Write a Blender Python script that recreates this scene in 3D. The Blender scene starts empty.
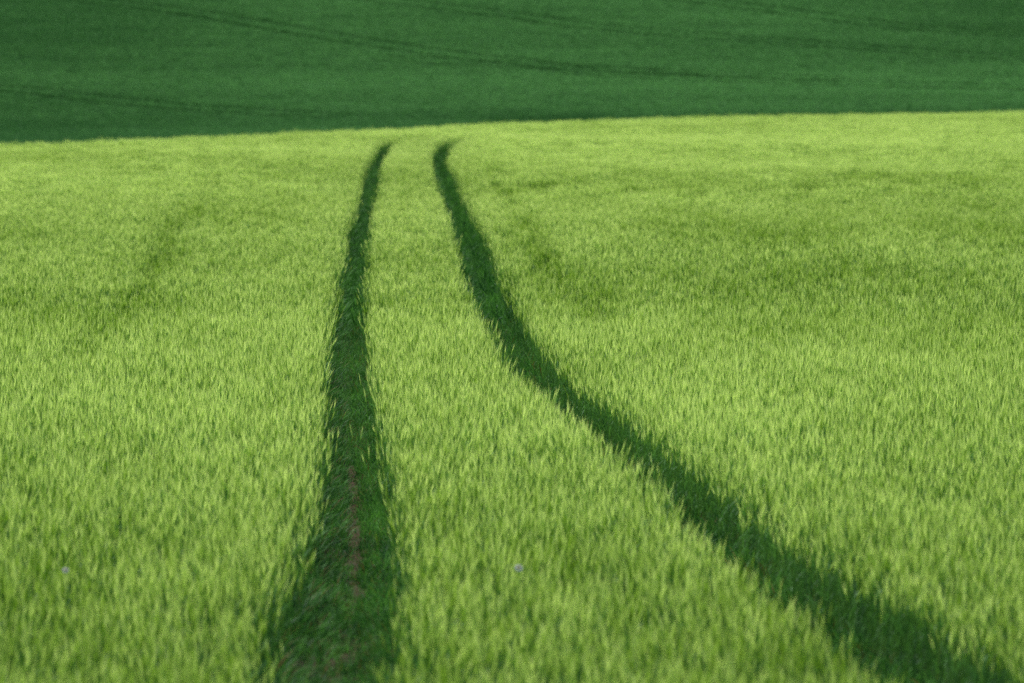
import bpy, math
import numpy as np
from math import radians

rng = np.random.default_rng(11)
sc = bpy.context.scene
COL = sc.collection
LIB = bpy.data.collections.new("plant_library")          # source plants, never linked to the scene

CAM_H = 4.65
CANOPY = 0.75

# ------------------------------------------------------------------ world layout (metres)
LEFT_TRACK = [(-1.05,24),(-1.10,30),(-1.17,34.9),(-1.20,36.9),(-1.25,40.25),(-1.30,44.3),(-1.37,49.2),(-1.54,55.4),(-1.81,63.4),
              (-2.13,73.9),(-2.53,88.8),(-3.07,111),(-3.80,148),(-4.83,202),(-5.14,227),(-5.12,239),(-4.6,246.5),(-2.6,249.3),(0.8,252.5)]
LEFT_W     = [.60,.62,.68,.80,.92,.86,.76,.68,.58,.54,.52,.52,.54,.58,.60,.58,.56,.50,.25]
RIGHT_TRACK = [(3.4,24),(3.18,30),(2.99,34),(2.84,36),(2.64,38.5),(2.35,41.5),(2.05,45.1),(1.68,50.7),(1.27,56.1),(0.85,61.6),
               (0.37,68.2),(0.0,79.2),(-0.33,92.5),(-0.70,111),(-1.18,134.6),(-1.67,158.7),(-2.25,185.2),(-2.64,205.8),(-2.77,222),
               (-2.69,237),(-2.1,245.5),(-0.9,250.0),(1.2,254),(3.4,258.2)]
RIGHT_W     = [1.1,1.08,1.04,.98,.90,.80,.72,.66,.60,.58,.62,.64,.66,.66,.66,.66,.66,.66,.68,.70,.80,.70,.50,.25]
EDGE = np.array([(-400,60),(-80,180),(-30.2,212),(-21.5,229),(-15.9,243),(-9.97,264),(-5.5,277.9),(0,300.4),(10.8,326.9),(31.7,352.9),(52.2,372),(400,460)])
FAR_LINES = [  # tramlines of the far field: each polyline is drawn as a pair of wheelings
    [(-60,428),(-37.6,418.0),(-30,411.5),(-22.5,405.4),(-12,400)],
    [(-50,497),(-27.6,473.5),(-20.5,463.0),(-12.8,451.5),(-6.4,443),(0,436),(8,430),(24,424)],
    [(5,495),(18.8,478.6),(27,467),(36.1,458),(60,447)],
    [(-10,438),(1.9,433.0),(7.5,427.8),(25.9,421.2),(36.9,419.0),(60,412)],
    [(-25,499),(-6.9,478.0),(0,470.0),(8.1,459.8),(27.2,446),(38.3,438.6),(60,428)]]

def densify(pts, wid=None, n=12):
    """Catmull-Rom through the control points."""
    P = np.array(pts, float); out = []; ow = []
    for i in range(len(P)-1):
        p0 = P[max(i-1,0)]; p1 = P[i]; p2 = P[i+1]; p3 = P[min(i+2,len(P)-1)]
        for k in range(n):
            t = k/n
            out.append(.5*((2*p1)+(-p0+p2)*t+(2*p0-5*p1+4*p2-p3)*t*t+(-p0+3*p1-3*p2+p3)*t**3))
            if wid: ow.append(wid[i]*(1-t)+wid[i+1]*t)
    out.append(P[-1])
    if wid: ow.append(wid[-1]); return np.array(out), np.array(ow)
    return np.array(out)

LT, LTW = densify(LEFT_TRACK, LEFT_W)
RT, RTW = densify(RIGHT_TRACK, RIGHT_W)

def dist_poly(x, y, P, W=None):
    """signed-free distance to polyline, plus width at the nearest point"""
    best = np.full(x.shape, 1e9); bw = np.zeros(x.shape)
    for i in range(len(P)-1):
        a = P[i]; b = P[i+1]; d = b-a; L = max((d**2).sum(), 1e-9)
        m = (np.abs(y-(a[1]+b[1])/2) < abs(d[1])/2+4) & (np.abs(x-(a[0]+b[0])/2) < abs(d[0])/2+4)
        if not m.any(): continue
        xx = x[m]; yy = y[m]
        t = np.clip(((xx-a[0])*d[0]+(yy-a[1])*d[1])/L, 0, 1)
        dd = np.hypot(xx-a[0]-t*d[0], yy-a[1]-t*d[1])
        bb = best[m]; k = dd < bb; bb[k] = dd[k]; best[m] = bb
        if W is not None:
            ww = bw[m]; wn = W[i]*(1-t)+W[i+1]*t; ww[k] = wn[k]; bw[m] = ww
    return best, bw

# ------------------------------------------------------------------ noise
TAB = rng.random((256,256))
def vnoise(x, y):
    xi = np.floor(x).astype(int); yi = np.floor(y).astype(int)
    fx = x-xi; fy = y-yi; fx = fx*fx*(3-2*fx); fy = fy*fy*(3-2*fy)
    g = lambda a, b: TAB[a & 255, b & 255]
    return (g(xi,yi)*(1-fx)+g(xi+1,yi)*fx)*(1-fy)+(g(xi,yi+1)*(1-fx)+g(xi+1,yi+1)*fx)*fy
def fbm(x, y, o=4):
    s = 0; a = .5; n = 0
    for k in range(o):
        s = s+a*vnoise(x*2**k+17.3*k, y*2**k+9.1*k); n += a; a *= .55
    return s/n
def smooth(t):
    t = np.clip(t, 0, 1); return t*t*(3-2*t)
def splus(t, k=8.):
    return k*np.logaddexp(0, t/k)

def edge_y(x):
    return np.interp(x, EDGE[:,0], EDGE[:,1])

def height(x, y):
    x = np.asarray(x, float); y = np.asarray(y, float)
    ye = edge_y(x)
    und = .07*np.sin(x*.16+y*.047+1.1)*np.cos(y*.06-.09*x)+.05*np.sin(y*.11+x*.21)
    near = und*smooth((y-30)/40)*(1-smooth((y-ye+30)/30))
    drop = -1.5*smooth((y-ye-1)/24)
    hill = .11*splus(np.minimum(y, 900)-390)
    roll = 9*smooth((y-620)/500)*np.sin(x*.004+.7)
    side = .8*np.sin(x*.02)*smooth((np.abs(x)-60)/90)
    return near+drop+hill+roll+side

# ------------------------------------------------------------------ materials
def mat(name):
    m = bpy.data.materials.new(name); m.use_nodes = True
    m.node_tree.nodes.clear(); return m, m.node_tree.nodes, m.node_tree.links

def plant_mat(name, dark, light, transl=.35, gloss=.06, rough=.45, lush=None):
    """diffuse + translucent leaf tissue; plant-to-plant variation from the 'tone' attribute of the stand
    and the 'v' attribute of each stem"""
    m, n, l = mat(name)
    out = n.new('ShaderNodeOutputMaterial')
    a1 = n.new('ShaderNodeAttribute'); a1.attribute_type = 'INSTANCER'; a1.attribute_name = 'tone'
    a2 = n.new('ShaderNodeAttribute'); a2.attribute_type = 'GEOMETRY'; a2.attribute_name = 'v'
    mul = n.new('ShaderNodeMath'); mul.operation = 'MULTIPLY_ADD'; mul.inputs[1].default_value = .8
    l.new(a2.outputs['Fac'], mul.inputs[0])
    sub = n.new('ShaderNodeMath'); sub.operation = 'MULTIPLY_ADD'; sub.inputs[1].default_value = 1.0; sub.inputs[2].default_value = -.40
    l.new(a1.outputs['Fac'], sub.inputs[0]); l.new(sub.outputs[0], mul.inputs[2])
    mix = n.new('ShaderNodeMix'); mix.data_type = 'RGBA'; mix.clamp_factor = True
    l.new(mul.outputs[0], mix.inputs['Factor'])
    mix.inputs['A'].default_value = (*dark, 1); mix.inputs['B'].default_value = (*light, 1)
    d = n.new('ShaderNodeBsdfDiffuse'); t = n.new('ShaderNodeBsdfTranslucent'); g = n.new('ShaderNodeBsdfGlossy')
    g.inputs['Roughness'].default_value = rough; g.inputs['Color'].default_value = (.8,.9,1,1)
    for s in (d, t): l.new(mix.outputs['Result'], s.inputs['Color'])
    ms = n.new('ShaderNodeMixShader'); ms.inputs[0].default_value = transl
    l.new(d.outputs[0], ms.inputs[1]); l.new(t.outputs[0], ms.inputs[2])
    mg = n.new('ShaderNodeMixShader'); mg.inputs[0].default_value = gloss
    l.new(ms.outputs[0], mg.inputs[1]); l.new(g.outputs[0], mg.inputs[2])
    l.new(mg.outputs[0], out.inputs['Surface'])
    return m

M_AWN  = plant_mat("barley_awn",  (.23,.42,.020), (.80,.98,.28), .47, .006)
M_EAR  = plant_mat("barley_ear",  (.21,.39,.018), (.60,.81,.16), .30, .006)
M_STEM = plant_mat("barley_stem", (.035,.12,.018), (.13,.29,.04), .25, .012)
M_LEAF = plant_mat("barley_leaf", (.020,.090,.016), (.10,.27,.045), .32, .012)
M_TRK  = plant_mat("track_grass_leaf", (.012,.072,.009), (.110,.32,.045), .32, .010)
M_DRY  = plant_mat("withered_leaf", (.07,.042,.012), (.24,.16,.045), .2, .01)
M_WHT  = plant_mat("wheat_leaf",  (.030,.125,.026), (.150,.390,.110), .30, .006)

def soil_mat():
    m, n, l = mat("soil")
    out = n.new('ShaderNodeOutputMaterial'); b = n.new('ShaderNodeBsdfPrincipled')
    b.inputs['Roughness'].default_value = .95; b.inputs['Specular IOR Level'].default_value = .2
    tc = n.new('ShaderNodeTexCoord')
    n1 = n.new('ShaderNodeTexNoise'); n1.inputs['Scale'].default_value = 14; n1.inputs['Detail'].default_value = 8
    l.new(tc.outputs['Object'], n1.inputs['Vector'])
    r = n.new('ShaderNodeValToRGB')
    r.color_ramp.elements[0].position = .3; r.color_ramp.elements[0].color = (.020,.011,.005,1)
    r.color_ramp.elements[1].position = .7; r.color_ramp.elements[1].color = (.062,.036,.009,1)
    l.new(n1.outputs['Fac'], r.inputs[0]); l.new(r.outputs[0], b.inputs['Base Color'])
    n2 = n.new('ShaderNodeTexNoise'); n2.inputs['Scale'].default_value = 30; n2.inputs['Detail'].default_value = 6
    l.new(tc.outputs['Object'], n2.inputs['Vector'])
    bp = n.new('ShaderNodeBump'); bp.inputs['Strength'].default_value = .9; bp.inputs['Distance'].default_value = .04
    l.new(n2.outputs['Fac'], bp.inputs['Height']); l.new(bp.outputs[0], b.inputs['Normal'])
    l.new(b.outputs[0], out.inputs['Surface']); return m

def ground_mat():
    """mossy soil under the crops near by, green farmland far away"""
    m, n, l = mat("field_ground")
    out = n.new('ShaderNodeOutputMaterial'); b = n.new('ShaderNodeBsdfPrincipled')
    b.inputs['Roughness'].default_value = 1; b.inputs['Specular IOR Level'].default_value = .1
    tc = n.new('ShaderNodeTexCoord')
    n1 = n.new('ShaderNodeTexNoise'); n1.inputs['Scale'].default_value = 2.2; n1.inputs['Detail'].default_value = 9
    l.new(tc.outputs['Object'], n1.inputs['Vector'])
    r = n.new('ShaderNodeValToRGB')
    r.color_ramp.elements[0].position = .35; r.color_ramp.elements[0].color = (.012,.038,.012,1)
    r.color_ramp.elements[1].position = .68; r.color_ramp.elements[1].color = (.030,.075,.022,1)
    l.new(n1.outputs['Fac'], r.inputs[0])
    n3 = n.new('ShaderNodeTexNoise'); n3.inputs['Scale'].default_value = .02; n3.inputs['Detail'].default_value = 5
    l.new(tc.outputs['Object'], n3.inputs['Vector'])
    r3 = n.new('ShaderNodeValToRGB')
    r3.color_ramp.elements[0].position = .4; r3.color_ramp.elements[0].color = (.03,.11,.03,1)
    r3.color_ramp.elements[1].position = .65; r3.color_ramp.elements[1].color = (.06,.16,.045,1)
    l.new(n3.outputs['Fac'], r3.inputs[0])
    at = n.new('ShaderNodeAttribute'); at.attribute_name = 'far'
    mix = n.new('ShaderNodeMix'); mix.data_type = 'RGBA'
    l.new(at.outputs['Fac'], mix.inputs['Factor']); l.new(r.outputs[0], mix.inputs['A']); l.new(r3.outputs[0], mix.inputs['B'])
    l.new(mix.outputs['Result'], b.inputs['Base Color'])
    bp = n.new('ShaderNodeBump'); bp.inputs['Strength'].default_value = .8; bp.inputs['Distance'].default_value = .1
    l.new(n1.outputs['Fac'], bp.inputs['Height']); l.new(bp.outputs[0], b.inputs['Normal'])
    l.new(b.outputs[0], out.inputs['Surface']); return m
M_SOIL = soil_mat(); M_GROUND = ground_mat()

# ------------------------------------------------------------------ ground sheet
def axis(marks):
    a = []
    for (lo, hi, st) in marks: a += list(np.arange(lo, hi, st))
    return np.array(a+[marks[-1][1]], float)
gx = axis([(-3000,-400,260),(-400,-80,20),(-80,-40,5),(-40,40,1.5),(40,80,5),(80,400,20),(400,3000,260)])
gy = axis([(-300,0,30),(0,25,5),(25,360,1.5),(360,520,3),(520,900,15),(900,4000,155)])
X, Y = np.meshgrid(gx, gy); Z = height(X, Y)
nx, ny = len(gx), len(gy)
vs = np.stack([X.ravel(), Y.ravel(), Z.ravel()], 1)
idx = np.arange(nx*ny).reshape(ny, nx)
fs = np.stack([idx[:-1,:-1].ravel(), idx[:-1,1:].ravel(), idx[1:,1:].ravel(), idx[1:,:-1].ravel()], 1)
me = bpy.data.meshes.new("ground"); me.from_pydata(vs.tolist(), [], fs.tolist())
me.polygons.foreach_set("use_smooth", [True]*len(me.polygons))
fa = me.attributes.new("far", 'FLOAT', 'POINT')
fa.data.foreach_set("value", np.maximum(smooth((Y.ravel()-500)/40), smooth((np.abs(X.ravel())-70)/30)).astype(np.float32))
me.materials.append(M_GROUND)
ground = bpy.data.objects.new("ground", me); COL.objects.link(ground); ground['kind'] = 'structure'

# ------------------------------------------------------------------ bare soil of the two wheelings (shallow ruts)
def rut(name, P, W, y1, frac):
    keep = P[:,1] < y1; P = P[keep]; W = W[keep]
    P2 = []; W2 = []
    for i in range(len(P)-1):
        n = max(1, int(np.hypot(*(P[i+1]-P[i]))/.35))
        for k in range(n):
            t = k/n; P2.append(P[i]*(1-t)+P[i+1]*t); W2.append(W[i]*(1-t)+W[i+1]*t)
    P = np.array(P2); W = np.array(W2)
    T = np.gradient(P, axis=0); T /= np.hypot(T[:,0], T[:,1])[:,None]; N = np.stack([T[:,1], -T[:,0]], 1)
    prof = [(-.5,.010),(-.36,.045),(-.24,.030),(-.12,.008),(0,.006),(.12,.010),(.24,.034),(.36,.048),(.5,.010)]
    v = []; f = []
    for i in range(len(P)):
        for u, h in prof:
            q = P[i]+N[i]*u*W[i]*frac
            z = float(height(q[0], q[1]))+.004+h+.03*(vnoise(np.array([q[0]*9]), np.array([q[1]*5]))[0]-.3)*(1 if abs(u)<.49 else 0)
            v.append((q[0], q[1], max(z, float(height(q[0],q[1]))+.004)))
    k = len(prof)
    for i in range(len(P)-1):
        for j in range(k-1):
            f.append((i*k+j, i*k+j+1, (i+1)*k+j+1, (i+1)*k+j))
    m = bpy.data.meshes.new(name); m.from_pydata(v, [], f); m.materials.append(M_SOIL)
    m.polygons.foreach_set("use_smooth", [True]*len(m.polygons))
    o = bpy.data.objects.new(name, m); COL.objects.link(o); o['kind'] = 'structure'; return o
r1 = rut("wheel_track", LT, LTW, 246, 1.0); r1['label'] = "bare brown soil rut along the nearly straight left wheel track"; r1['category'] = "wheel track"
r2 = rut("wheel_track", RT, RTW, 252, 1.0); r2['label'] = "bare soil rut along the bottom of the curving right wheel track"; r2['category'] = "wheel track"

# ------------------------------------------------------------------ plant meshes
class PM:
    def __init__(s): s.v = []; s.f = []; s.m = []; s.t = []
    def ribbon(s, pts, ws, side, m, t):
        b = len(s.v)
        for p, w in zip(pts, ws):
            s.v.append(p-side*w/2); s.v.append(p+side*w/2); s.t += [t, t]
        for i in range(len(pts)-1):
            s.f.append((b+2*i, b+2*i+1, b+2*i+3, b+2*i+2)); s.m.append(m)
    def spindle(s, a, b, r, m, t, n=4):
        ax = b-a; L = np.linalg.norm(ax); ax = ax/L
        u = np.cross(ax, [.3,1,.2]); u /= np.linalg.norm(u); w = np.cross(ax, u)
        k = len(s.v); s.v.append(a); s.t.append(t)
        rings = [(.3,1.),(.75,.75)]
        for q, rr in rings:
            for j in range(n):
                an = 2*math.pi*j/n; s.v.append(a+ax*L*q+(u*math.cos(an)+w*math.sin(an))*r*rr); s.t.append(t)
        s.v.append(b); s.t.append(t); e = len(s.v)-1
        for j in range(n):
            j2 = (j+1) % n
            s.f.append((k, k+1+j2, k+1+j)); s.f.append((k+1+j, k+1+j2, k+1+n+j2, k+1+n+j)); s.f.append((k+1+n+j, k+1+n+j2, e)); s.m += [m]*3
    def build(s, name, mats, coll=LIB):
        me = bpy.data.meshes.new(name); me.from_pydata([tuple(map(float, p)) for p in s.v], [], s.f)
        for q in mats: me.materials.append(q)
        me.polygons.foreach_set("material_index", s.m)
        a = me.attributes.new("v", 'FLOAT', 'POINT'); a.data.foreach_set("value", np.array(s.t, np.float32))
        o = bpy.data.objects.new(name, me); coll.objects.link(o); return o

def unit(a): return a/np.linalg.norm(a)
def hdir(an): return np.array([math.cos(an), math.sin(an), 0.])
UP = np.array([0,0,1.])
R = lambda a, b: float(rng.uniform(a, b))

def blade(pm, p, an, L, w, droop, m, t, seg=4):
    d = hdir(an); side = hdir(an+math.pi/2+R(-.5,.5)); pts = []; ws = []
    e = R(1.0,1.35); q = np.array(p, float)
    for i in range(seg+1):
        pts.append(q.copy()); ws.append(w*(1-(i/seg)**2*.93))
        q = q+(d*math.cos(e)+UP*math.sin(e))*L/seg; e -= droop/seg
    pm.ribbon(pts, ws, side, m, t)

def barley_stem(pm, x, y, h, k, awns, leaves, seg):
    """k widens thin parts for plants that stand far from the track end"""
    t = R(0,1); an = R(0,6.28); lean = R(.02,.10)
    base = np.array([x,y,0.]); d = hdir(an)
    pts = [base, base+d*lean*.35*h+UP*h*.5, base+d*lean*h+UP*h]
    pm.ribbon(pts, [.005*k]*3, hdir(R(0,3.14)), 2, t)
    top = pts[-1]
    for i in range(leaves):
        q = R(.25,.88); p = base*(1-q)+top*q
        blade(pm, p, R(0,6.28), R(.14,.24), .011*k, R(.9,2.0), 3, t, seg)
    nod = R(.05,.45); ed = unit(UP+hdir(an+R(-.6,.6))*nod)
    L = R(.065,.09); tip = top+ed*L
    pm.spindle(top, tip, .0062*k**.6, 1, t)
    side0 = unit(np.cross(ed, [.2,.9,.1]))
    for i in range(awns):
        q = R(.05,1); p = top+ed*L*q; a2 = R(0,6.28); s2 = np.cross(ed, side0)
        o = side0*math.cos(a2)+s2*math.sin(a2)
        dd = unit(ed+o*R(.03,.15)); al = R(.085,.135)
        pm.ribbon([p, p+dd*al*.5, p+dd*al], [.0022*k, .0017*k, .0005*k], unit(np.cross(dd, hdir(R(0,6.28)))), 0, t)

BM = [M_AWN, M_EAR, M_STEM, M_LEAF]
def barley(name, n, rad, k, awns, leaves, seg):
    pm = PM()
    for i in range(n):
        r = rad*math.sqrt(R(0,1)); a = R(0,6.28)
        barley_stem(pm, r*math.cos(a), r*math.sin(a), R(.47,.69), k, awns, leaves, seg)
    return pm.build(name, BM)

bar = bpy.data.collections.new("barley_kinds")
def into(coll, o): LIB.objects.unlink(o); coll.objects.link(o)
NA, NB, NC = 20, 12, 5
for i in range(NA): into(bar, barley("a_barley_%d" % i, 2, .04, .85, 12, 3, 4))
for i in range(NB): into(bar, barley("b_barley_%d" % i, 5, .075, 1.25, 8, 3, 3))
for i in range(NC): into(bar, barley("c_barley_%d" % i, 60, .42, 2.6, 5, 2, 2))

def tuft(name, n, rad, hl, w, mats, m=0, droop=(1.0,2.3), mdry=0.):
    pm = PM()
    for i in range(n):
        r = rad*math.sqrt(R(0,1)); a = R(0,6.28)
        blade(pm, (r*math.cos(a), r*math.sin(a), 0), R(0,6.28), R(*hl), w, R(*droop), 1 if R(0,1) < mdry else 0, R(0,1), 4)
    return pm.build(name, mats)
trk = bpy.data.collections.new("track_kinds")
for i in range(4): into(trk, tuft("a_grass_%d" % i, 13, .055, (.10,.30), .0100, [M_TRK, M_DRY], droop=(.3,1.8), mdry=.03))
for i in range(3): into(trk, tuft("b_grass_%d" % i, 20, .16, (.14,.36), .020, [M_TRK, M_DRY], droop=(.3,1.8), mdry=.0))
for i in range(3): into(trk, tuft("c_litter_%d" % i, 8, .08, (.05,.14), .009, [M_TRK, M_DRY], droop=(1.8,3.0), mdry=.9))
wht = bpy.data.collections.new("wheat_kinds")
for i in range(8): into(wht, tuft("a_wheat_%d" % i, 52, .28, (.30,.52), .032, [M_WHT, M_DRY], droop=(.3,1.6)))

# ------------------------------------------------------------------ scattering
def scatter(name, coll, P, rot, scl, idx, tone, label, cat):
    me = bpy.data.meshes.new(name); n = len(P)
    me.vertices.add(n); me.vertices.foreach_set("co", P.astype(np.float32).ravel())
    def att(nm, ty, arr, key):
        a = me.attributes.new(nm, ty, 'POINT'); a.data.foreach_set(key, arr.ravel())
    att("rot", 'FLOAT_VECTOR', rot.astype(np.float32), "vector"); att("scl", 'FLOAT_VECTOR', scl.astype(np.float32), "vector")
    att("pick", 'INT', idx.astype(np.int32), "value"); att("tone", 'FLOAT', tone.astype(np.float32), "value")
    o = bpy.data.objects.new(name, me); COL.objects.link(o)
    ng = bpy.data.node_groups.new(name+"_nodes", 'GeometryNodeTree')
    ng.interface.new_socket("Geometry", in_out='INPUT', socket_type='NodeSocketGeometry')
    ng.interface.new_socket("Geometry", in_out='OUTPUT', socket_type='NodeSocketGeometry')
    N = ng.nodes; L = ng.links
    gi = N.new('NodeGroupInput'); go = N.new('NodeGroupOutput')
    ci = N.new('GeometryNodeCollectionInfo'); ci.inputs['Collection'].default_value = coll
    ci.inputs['Separate Children'].default_value = True; ci.inputs['Reset Children'].default_value = True
    ip = N.new('GeometryNodeInstanceOnPoints'); ip.inputs['Pick Instance'].default_value = True
    def na(nm, ty):
        q = N.new('GeometryNodeInputNamedAttribute'); q.data_type = ty; q.inputs['Name'].default_value = nm
        return q.outputs['Attribute']
    e2r = N.new('FunctionNodeEulerToRotation')
    L.new(na("rot", 'FLOAT_VECTOR'), e2r.inputs[0])
    L.new(gi.outputs[0], ip.inputs['Points']); L.new(ci.outputs[0], ip.inputs['Instance'])
    L.new(na("pick", 'INT'), ip.inputs['Instance Index']); L.new(e2r.outputs[0], ip.inputs['Rotation'])
    L.new(na("scl", 'FLOAT_VECTOR'), ip.inputs['Scale']); L.new(ip.outputs[0], go.inputs[0])
    md = o.modifiers.new("scatter", 'NODES'); md.node_group = ng
    o['kind'] = 'stuff'; o['label'] = label; o['category'] = cat
    return o

def grid(x0, x1, y0, y1, dens):
    s = 1/math.sqrt(dens)
    gx = np.arange(x0, x1, s); gy = np.arange(y0, y1, s); X, Y = np.meshgrid(gx, gy)
    X = X.ravel()+rng.uniform(-.6,.6,X.size)*s; Y = Y.ravel()+rng.uniform(-.6,.6,Y.size)*s
    return X, Y
def wedge(x, y, m0=1.5): return np.abs(x) < .105*y+m0

# darker (thinner, greener) and paler (fuller-eared) places in the barley: x, y, rx, ry, amount
BLOBS = [(-6.9,111,1.0,9,-.30),(-7.6,140,.5,14,-.22),(-5.9,86,1.6,6,-.22),(-5.4,139,1.6,7,-.16),(-16,202,6,9,-.28),(-15,228,5,6,-.15),(4.3,131,.9,7,-.30),
         (3.0,123,.8,9,-.12),(5.7,117,1.1,6,-.28),(5.9,101,1.2,5,-.35),(7.2,99,.9,4,-.18),(11,171,2.5,7,-.28),(10.6,123,1.6,8,-.32),(13,165,3,5,-.18),
         (3.7,92.5,1.4,6,-.26),(2.9,79,1.3,5,-.20),(1.43,92.5,.5,12,-.26),(.67,105,.35,10,-.25),(.2,134,.4,16,-.2),(-8,82,1.2,6,-.16),(7,80,3,8,-.12),
         (-8.3,222,8,12,.20),(14.7,247,16,26,.22),(1.1,60,1.1,4,.16),(-12.6,158,4,12,.14),(4.3,61,1.8,5,.14),(8,190,6,15,.12),(-3.6,62,2.2,7,.12),(0,58,.7,6,.10),
         (-3.5,36,3,5,-.10),(3.5,33,1.5,4,-.14),(-9,262,16,4,-.14),(8,285,10,8,-.10)]
def tone_barley(x, y):
    t = .58+.40*(fbm(x*.11+3, y*.028+5)-.5)+.40*(fbm(x*.5+31, y*.10+2)-.5)+.30*(fbm(x*1.4, y*.5+9)-.5)
    t = t+.10*smooth((y-140)/60)+.08*smooth((y-190)/60)-.24*(1-smooth((y-34)/24))  # sheen near the crest painted as paler tone; foreground set darker
    for bx, by, rx, ry, a in BLOBS:
        t = t+.85*a*np.exp(-((x-bx)/rx)**2-((y-by)/ry)**2)
    return t

OLD = [densify([(-9.6,178),(-8.84,158.7),(-7.13,116.9),(-6.05,92.5),(-5.81,82.2),(-5.6,72)], None, 6),
       densify([(-.7,190),(-.36,170.9),(.19,134.6),(.67,105.7),(1.06,88.8),(1.3,80)], None, 6),
       densify([(-5.3,243),(-4.0,248.3),(-1.4,251.2),(.8,255.5),(3.6,259.5),(7,264)], None, 6)]     # faint wheelings of an earlier year; last: headland turn, hidden gap painted as darker tone
sets = []
for (y0, y1, dens, base, nk, zone) in [(24,86,98,0,NA,0),(86,150,31,NA,NB,0),(150,385,2.9,NA+NB,NC,1),(150,262,28,NA,NB,2)]:
    x, y = grid(-48, 62, y0, y1, dens)
    k = wedge(x, y, 1.5) & (y < edge_y(x)+rng.normal(0,.9,x.size))
    x = x[k]; y = y[k]
    rad = {0:.05, NA:.07, NA+NB:.2}[base]
    dl, wl = dist_poly(x, y, LT, LTW); dr, wr = dist_poly(x, y, RT, RTW)
    if zone:
        kk = (np.minimum(dl, dr) > 1.3) if zone == 1 else (np.minimum(dl, dr) <= 1.3)
        x, y, dl, wl, dr, wr = [q[kk] for q in (x, y, dl, wl, dr, wr)]
    jit = np.where(y < 60, .075, .04)*rng.normal(0, 1, x.size)
    k = (dl > wl/2+rad*.8+jit) & (dr > wr/2+rad*.8+jit)
    x = x[k]; y = y[k]; dmin = np.minimum(dl-wl/2, dr-wr/2)[k]
    tn = tone_barley(x, y)
    do = np.minimum(np.minimum(dist_poly(x, y, OLD[0])[0], dist_poly(x, y, OLD[1])[0]), dist_poly(x, y, OLD[2])[0]*.42)
    old = np.exp(-(do/.28)**2)*np.clip(.35+1.5*(fbm(x*.3+5, y*.12)-.35), 0, 1)
    tn = tn-.30*old
    # thin out where the stand is poor
    k = rng.random(x.size) < np.clip(.62+.9*tn, .55, 1)
    x = x[k]; y = y[k]; tn = tn[k]; dmin = dmin[k]; old = old[k]
    n = x.size
    hs = 1+.10*(fbm(x*.6+8, y*.25)-.5)+.22*(vnoise(x*3.1,y*2.2)-.5)+.16*np.clip(tn-.56,-.6,.4)+rng.normal(0,.05,n)
    hs *= (1-.10*np.exp(-np.clip(dmin,0,9)/.12))*(1-.13*old)
    wa = fbm(x*.25+50, y*.09)*1.6-.8+.2; wb = fbm(x*.3+90, y*.12)-.5
    rot = np.stack([.22*wb+rng.normal(0,.06,n), .22*wa+rng.normal(0,.06,n), rng.uniform(0,6.28,n)], 1)
    scl = np.stack([np.full(n,1.), np.full(n,1.), hs], 1)
    sets.append((np.stack([x,y,height(x,y)],1), rot, scl, base+rng.integers(0,nk,n), np.clip(tn+rng.normal(0,.17,n)+.25*(vnoise(x*2.7+9,y*1.6)-.5),0,1)))
cat5 = [np.concatenate([s[i] for s in sets]) for i in range(5)]
print("barley clumps", len(cat5[0]))
scatter("barley", bar, *cat5, label="pale yellow-green awned barley covering the near field on both sides of the wheel tracks", cat="barley field")

# grass and stunted leafy barley growing in the wheelings
def track_grass(P, W, y1, label, bare, dens=125):
    pts = []
    keep = P[:,1] < y1; P = P[keep]; W = W[keep]
    xs = []; ys = []; us = []
    for i in range(len(P)-1):
        a = P[i]; b = P[i+1]; L = np.hypot(*(b-a)); y = (a[1]+b[1])/2
        d = dens if y < 95 else dens*.28
        n = rng.poisson(L*(W[i]+.24)*d)
        if n == 0: continue
        t = rng.random(n); u = rng.uniform(-.5,.5,n); T = (b-a)/max(L,1e-6); N = np.array([T[1],-T[0]])
        w = W[i]+.24
        xs.append(a[0]+(b[0]-a[0])*t+N[0]*u*w); ys.append(a[1]+(b[1]-a[1])*t+N[1]*u*w); us.append(u*w)
    x = np.concatenate(xs); y = np.concatenate(ys); u = np.concatenate(us)
    # a narrow strip in the middle of the wheeling stays bare where the tyres pass
    bw = bare(x, y)
    k = np.abs(u+.02*np.sin(y*.5)) > bw*rng.uniform(.5,1.2,x.size)
    inbare = ~k & (rng.random(x.size) < .75)
    n = x.size
    idx = np.where(y < 95, rng.integers(0,4,n), 4+rng.integers(0,3,n)); idx = np.where(inbare & (rng.random(n) < .8), 7+rng.integers(0,3,n), idx)
    k = k | inbare
    x = x[k]; y = y[k]; u = u[k]; idx = idx[k]; n = x.size
    s = (.55+1.5*np.abs(u))*rng.uniform(.8,1.25,n)
    s *= 1+1.1*(fbm(x*2.5, y*1.3)-.5)
    rot = np.stack([rng.normal(0,.15,n), rng.normal(0,.15,n), rng.uniform(0,6.28,n)], 1)
    return scatter("grass", trk, np.stack([x,y,height(x,y)],1), rot, np.stack([s,s,s],1), idx,
                   np.clip(rng.normal(.42,.22,n)+1.1*(fbm(x*2.2,y*1.1)-.5),0,1), label, "grass")
track_grass(LT, LTW, 246, "dark green grass growing beside the brown soil in the nearly straight left wheel track",
            lambda x, y: (.085*smooth((y-44.5)/3)*(1-smooth((y-57)/10))+.05*np.exp(-((y-38.4)/.6)**2))*(.1+1.8*fbm(y*.9+3, x*3)))
track_grass(RT, RTW, 252, "dark green grass growing in the right wheel track that curves to the lower right",
            lambda x, y: np.full(x.shape, .01))

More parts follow.
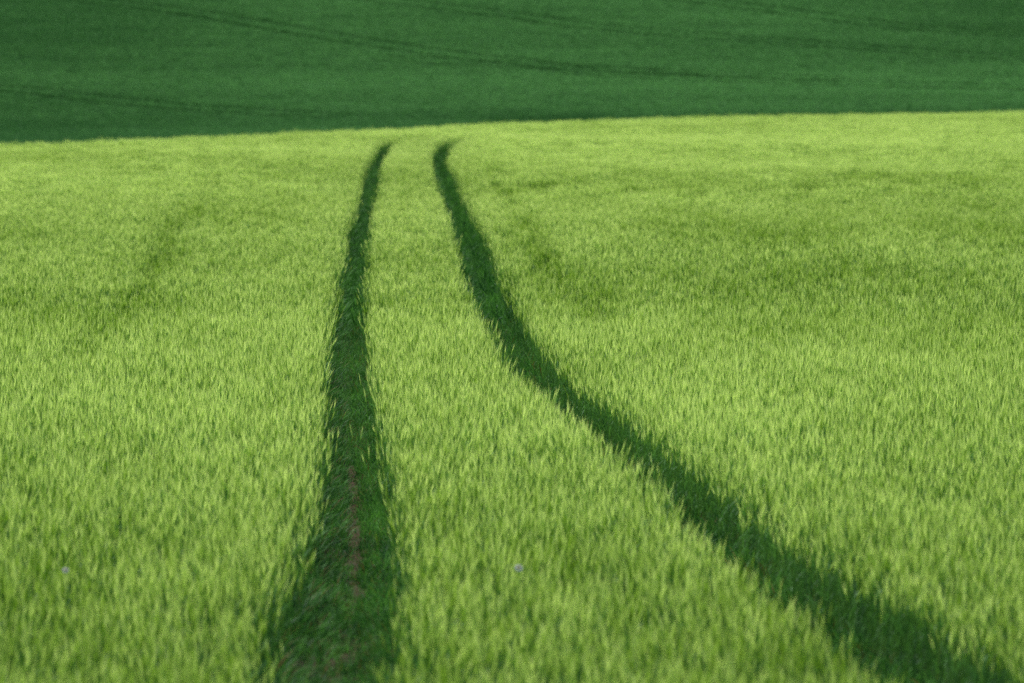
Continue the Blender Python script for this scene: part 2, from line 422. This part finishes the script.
# the darker cereal field on the slope beyond
x, y = grid(-75, 75, 215, 560, 9.0)
ye = edge_y(x)
k = wedge(x, y, 2.5) & (y > ye+.6)
x = x[k]; y = y[k]; ye = ye[k]
k = (y > 345) | (rng.random(x.size) < .35) | (y < ye+8)
x = x[k]; y = y[k]; ye = ye[k]
gap = np.full(x.shape, 9.)
for ln in FAR_LINES:
    P = densify(ln, None, 6)
    T = np.gradient(P, axis=0); T /= np.hypot(T[:,0],T[:,1])[:,None]; N = np.stack([T[:,1],-T[:,0]],1)
    for s in (-1.6, 1.6):
        d, _ = dist_poly(x, y, P+N*s); gap = np.minimum(gap, d)
n = x.size
core = np.exp(-(gap/.50)**4)*np.clip(.65+1.1*fbm(x*.12+3,y*.1+8),0,1)
tn = .50+.42*(fbm(x*.05+7, y*.16+4)-.5)+.22*(fbm(x*.2+1, y*.9+3)-.5)+.25*(fbm(x*1.3, y*1.3)-.5)
tn -= .20*(1-smooth((y-394-.12*x)/16))                       # darker hollow at the foot of the slope
tn -= .28*smooth((-x-12)/26)+.24*smooth((x-22)/22)*smooth((y-430)/30)  # corner vignetting painted into the tone: darker far left and upper right
tn += .14*np.exp(-((y-421)/11)**2)
tn -= .55*np.exp(-((x-.3)/1.6)**2-((y-396.5)/1.8)**2)+.5*np.exp(-((x-4.2)/2.2)**2-((y-398.5)/1.8)**2)+.6*core
hs = (.85+.25*(fbm(x*.3, y*.5)-.5)*2*.5+rng.normal(0,.07,n))
hs += .6*np.exp(-((x-2)/6)**2-((y-395)/7)**2)*(fbm(x*.8+3, y*.5)-.5)*2
hs *= 1-.75*core
rot = np.stack([rng.normal(0,.06,n), rng.normal(0,.06,n), rng.uniform(0,6.28,n)], 1)
print("wheat clumps", n)
scatter("wheat", wht, np.stack([x,y,height(x,y)],1), rot, np.stack([np.ones(n),np.ones(n),hs],1), rng.integers(0,8,n),
        np.clip(tn+rng.normal(0,.17,n),0,1), "dark green young wheat covering the rising slope behind the pale barley", "wheat field")

# ------------------------------------------------------------------ two small white wildflowers standing in the barley
def flower_mat(name, c, tr=.3):
    m, n, l = mat(name); out = n.new('ShaderNodeOutputMaterial')
    nz = n.new('ShaderNodeTexNoise'); nz.inputs['Scale'].default_value = 60
    mx = n.new('ShaderNodeMix'); mx.data_type = 'RGBA'; mx.inputs['A'].default_value = (*[q*.85 for q in c],1); mx.inputs['B'].default_value = (*c,1)
    l.new(nz.outputs['Fac'], mx.inputs['Factor'])
    d = n.new('ShaderNodeBsdfDiffuse'); t = n.new('ShaderNodeBsdfTranslucent'); s = n.new('ShaderNodeMixShader'); s.inputs[0].default_value = tr
    for q in (d, t): l.new(mx.outputs['Result'], q.inputs['Color'])
    l.new(d.outputs[0], s.inputs[1]); l.new(t.outputs[0], s.inputs[2]); l.new(s.outputs[0], out.inputs['Surface']); return m
M_PET = flower_mat("white_petal", (.85,.83,.72)); M_YEL = flower_mat("yellow_disc", (.6,.42,.05), .1); M_FST = flower_mat("flower_stem", (.10,.22,.04), .2)
def wildflower(x, y, label, h, s):
    e = bpy.data.objects.new("wildflower", None); COL.objects.link(e); e.location = (x, y, float(height(x,y))); e.empty_display_size = .1
    e['label'] = label; e['category'] = 'flower'; e['group'] = 'white wildflowers in the barley'
    def part(nm, pm, mats):
        o = pm.build(nm, mats, COL); o.parent = e
    pm = PM(); top = np.array([.03,0,h])
    for a in (0, 1.57): pm.ribbon([np.zeros(3), np.array([.01,.0,h*.5]), top], [.005,.004,.003], hdir(a), 0, .5)
    part("stem", pm, [M_FST])
    for i in range(4):
        pm = PM(); blade(pm, (.01*(.3+.15*i)*2,0,h*(.3+.15*i)), i*2.2, .12, .012, 1.2, 0, .5); part("leaf", pm, [M_FST])
    pm = PM(); axis_ = unit(np.array([.1,-.75,.6])); u = unit(np.cross(axis_, UP)); w = np.cross(axis_, u)
    for i in range(16):
        a = i*2*math.pi/16; d = u*math.cos(a)+w*math.sin(a); sd = -u*math.sin(a)+w*math.cos(a)
        pm.ribbon([top+d*.004, top+d*s*.6+axis_*.004, top+d*s], [.004,.011,.005], sd, 0, .5)
    part("petals", pm, [M_PET])
    pm = PM(); pm.spindle(top-axis_*.004, top+axis_*.010, s*.33, 0, .5, 8); part("flower_disc", pm, [M_YEL])
wildflower(.02, 42.33, "white daisy-like flower standing between the two wheel tracks", .80, .034)
wildflower(-3.37, 42.42, "white daisy-like flower standing far left of the left wheel track", .78, .026)

# ------------------------------------------------------------------ light
w = bpy.data.worlds.new("World"); sc.world = w; w.use_nodes = True
nt = w.node_tree; bg = nt.nodes['Background']
sky = nt.nodes.new('ShaderNodeTexSky'); sky.sky_type = 'NISHITA'; sky.sun_disc = False
SUN_EL, SUN_AZ = 48, -35         # azimuth measured clockwise from +Y
sky.sun_elevation = radians(SUN_EL); sky.sun_rotation = radians(SUN_AZ); sky.dust_density = 2.0
nt.links.new(sky.outputs[0], bg.inputs['Color']); bg.inputs['Strength'].default_value = .15
sun = bpy.data.lights.new("sun", 'SUN'); sun.energy = 4.9; sun.angle = radians(20); sun.color = (1,.95,.84)
so = bpy.data.objects.new("sun", sun); COL.objects.link(so)
so.rotation_euler = (radians(90-SUN_EL), 0, radians(180-SUN_AZ))

# ------------------------------------------------------------------ camera
cam = bpy.data.cameras.new("camera"); co = bpy.data.objects.new("camera", cam); COL.objects.link(co)
cam.sensor_width = 36; cam.lens = 200; cam.clip_start = .5; cam.clip_end = 8000
PITCH = math.atan((341.5-50)/5689)
co.location = (0,0,CAM_H); co.rotation_euler = (math.pi/2-PITCH, 0, 0)
cam.dof.use_dof = True; cam.dof.focus_distance = 72; cam.dof.aperture_fstop = 2.8
sc.camera = co
sc.view_settings.view_transform = 'Standard'; sc.view_settings.look = 'None'; sc.view_settings.exposure = 0
sc.cycles.use_denoising = False
sc.cycles.max_bounces = 6; sc.cycles.diffuse_bounces = 4; sc.cycles.transmission_bounces = 4
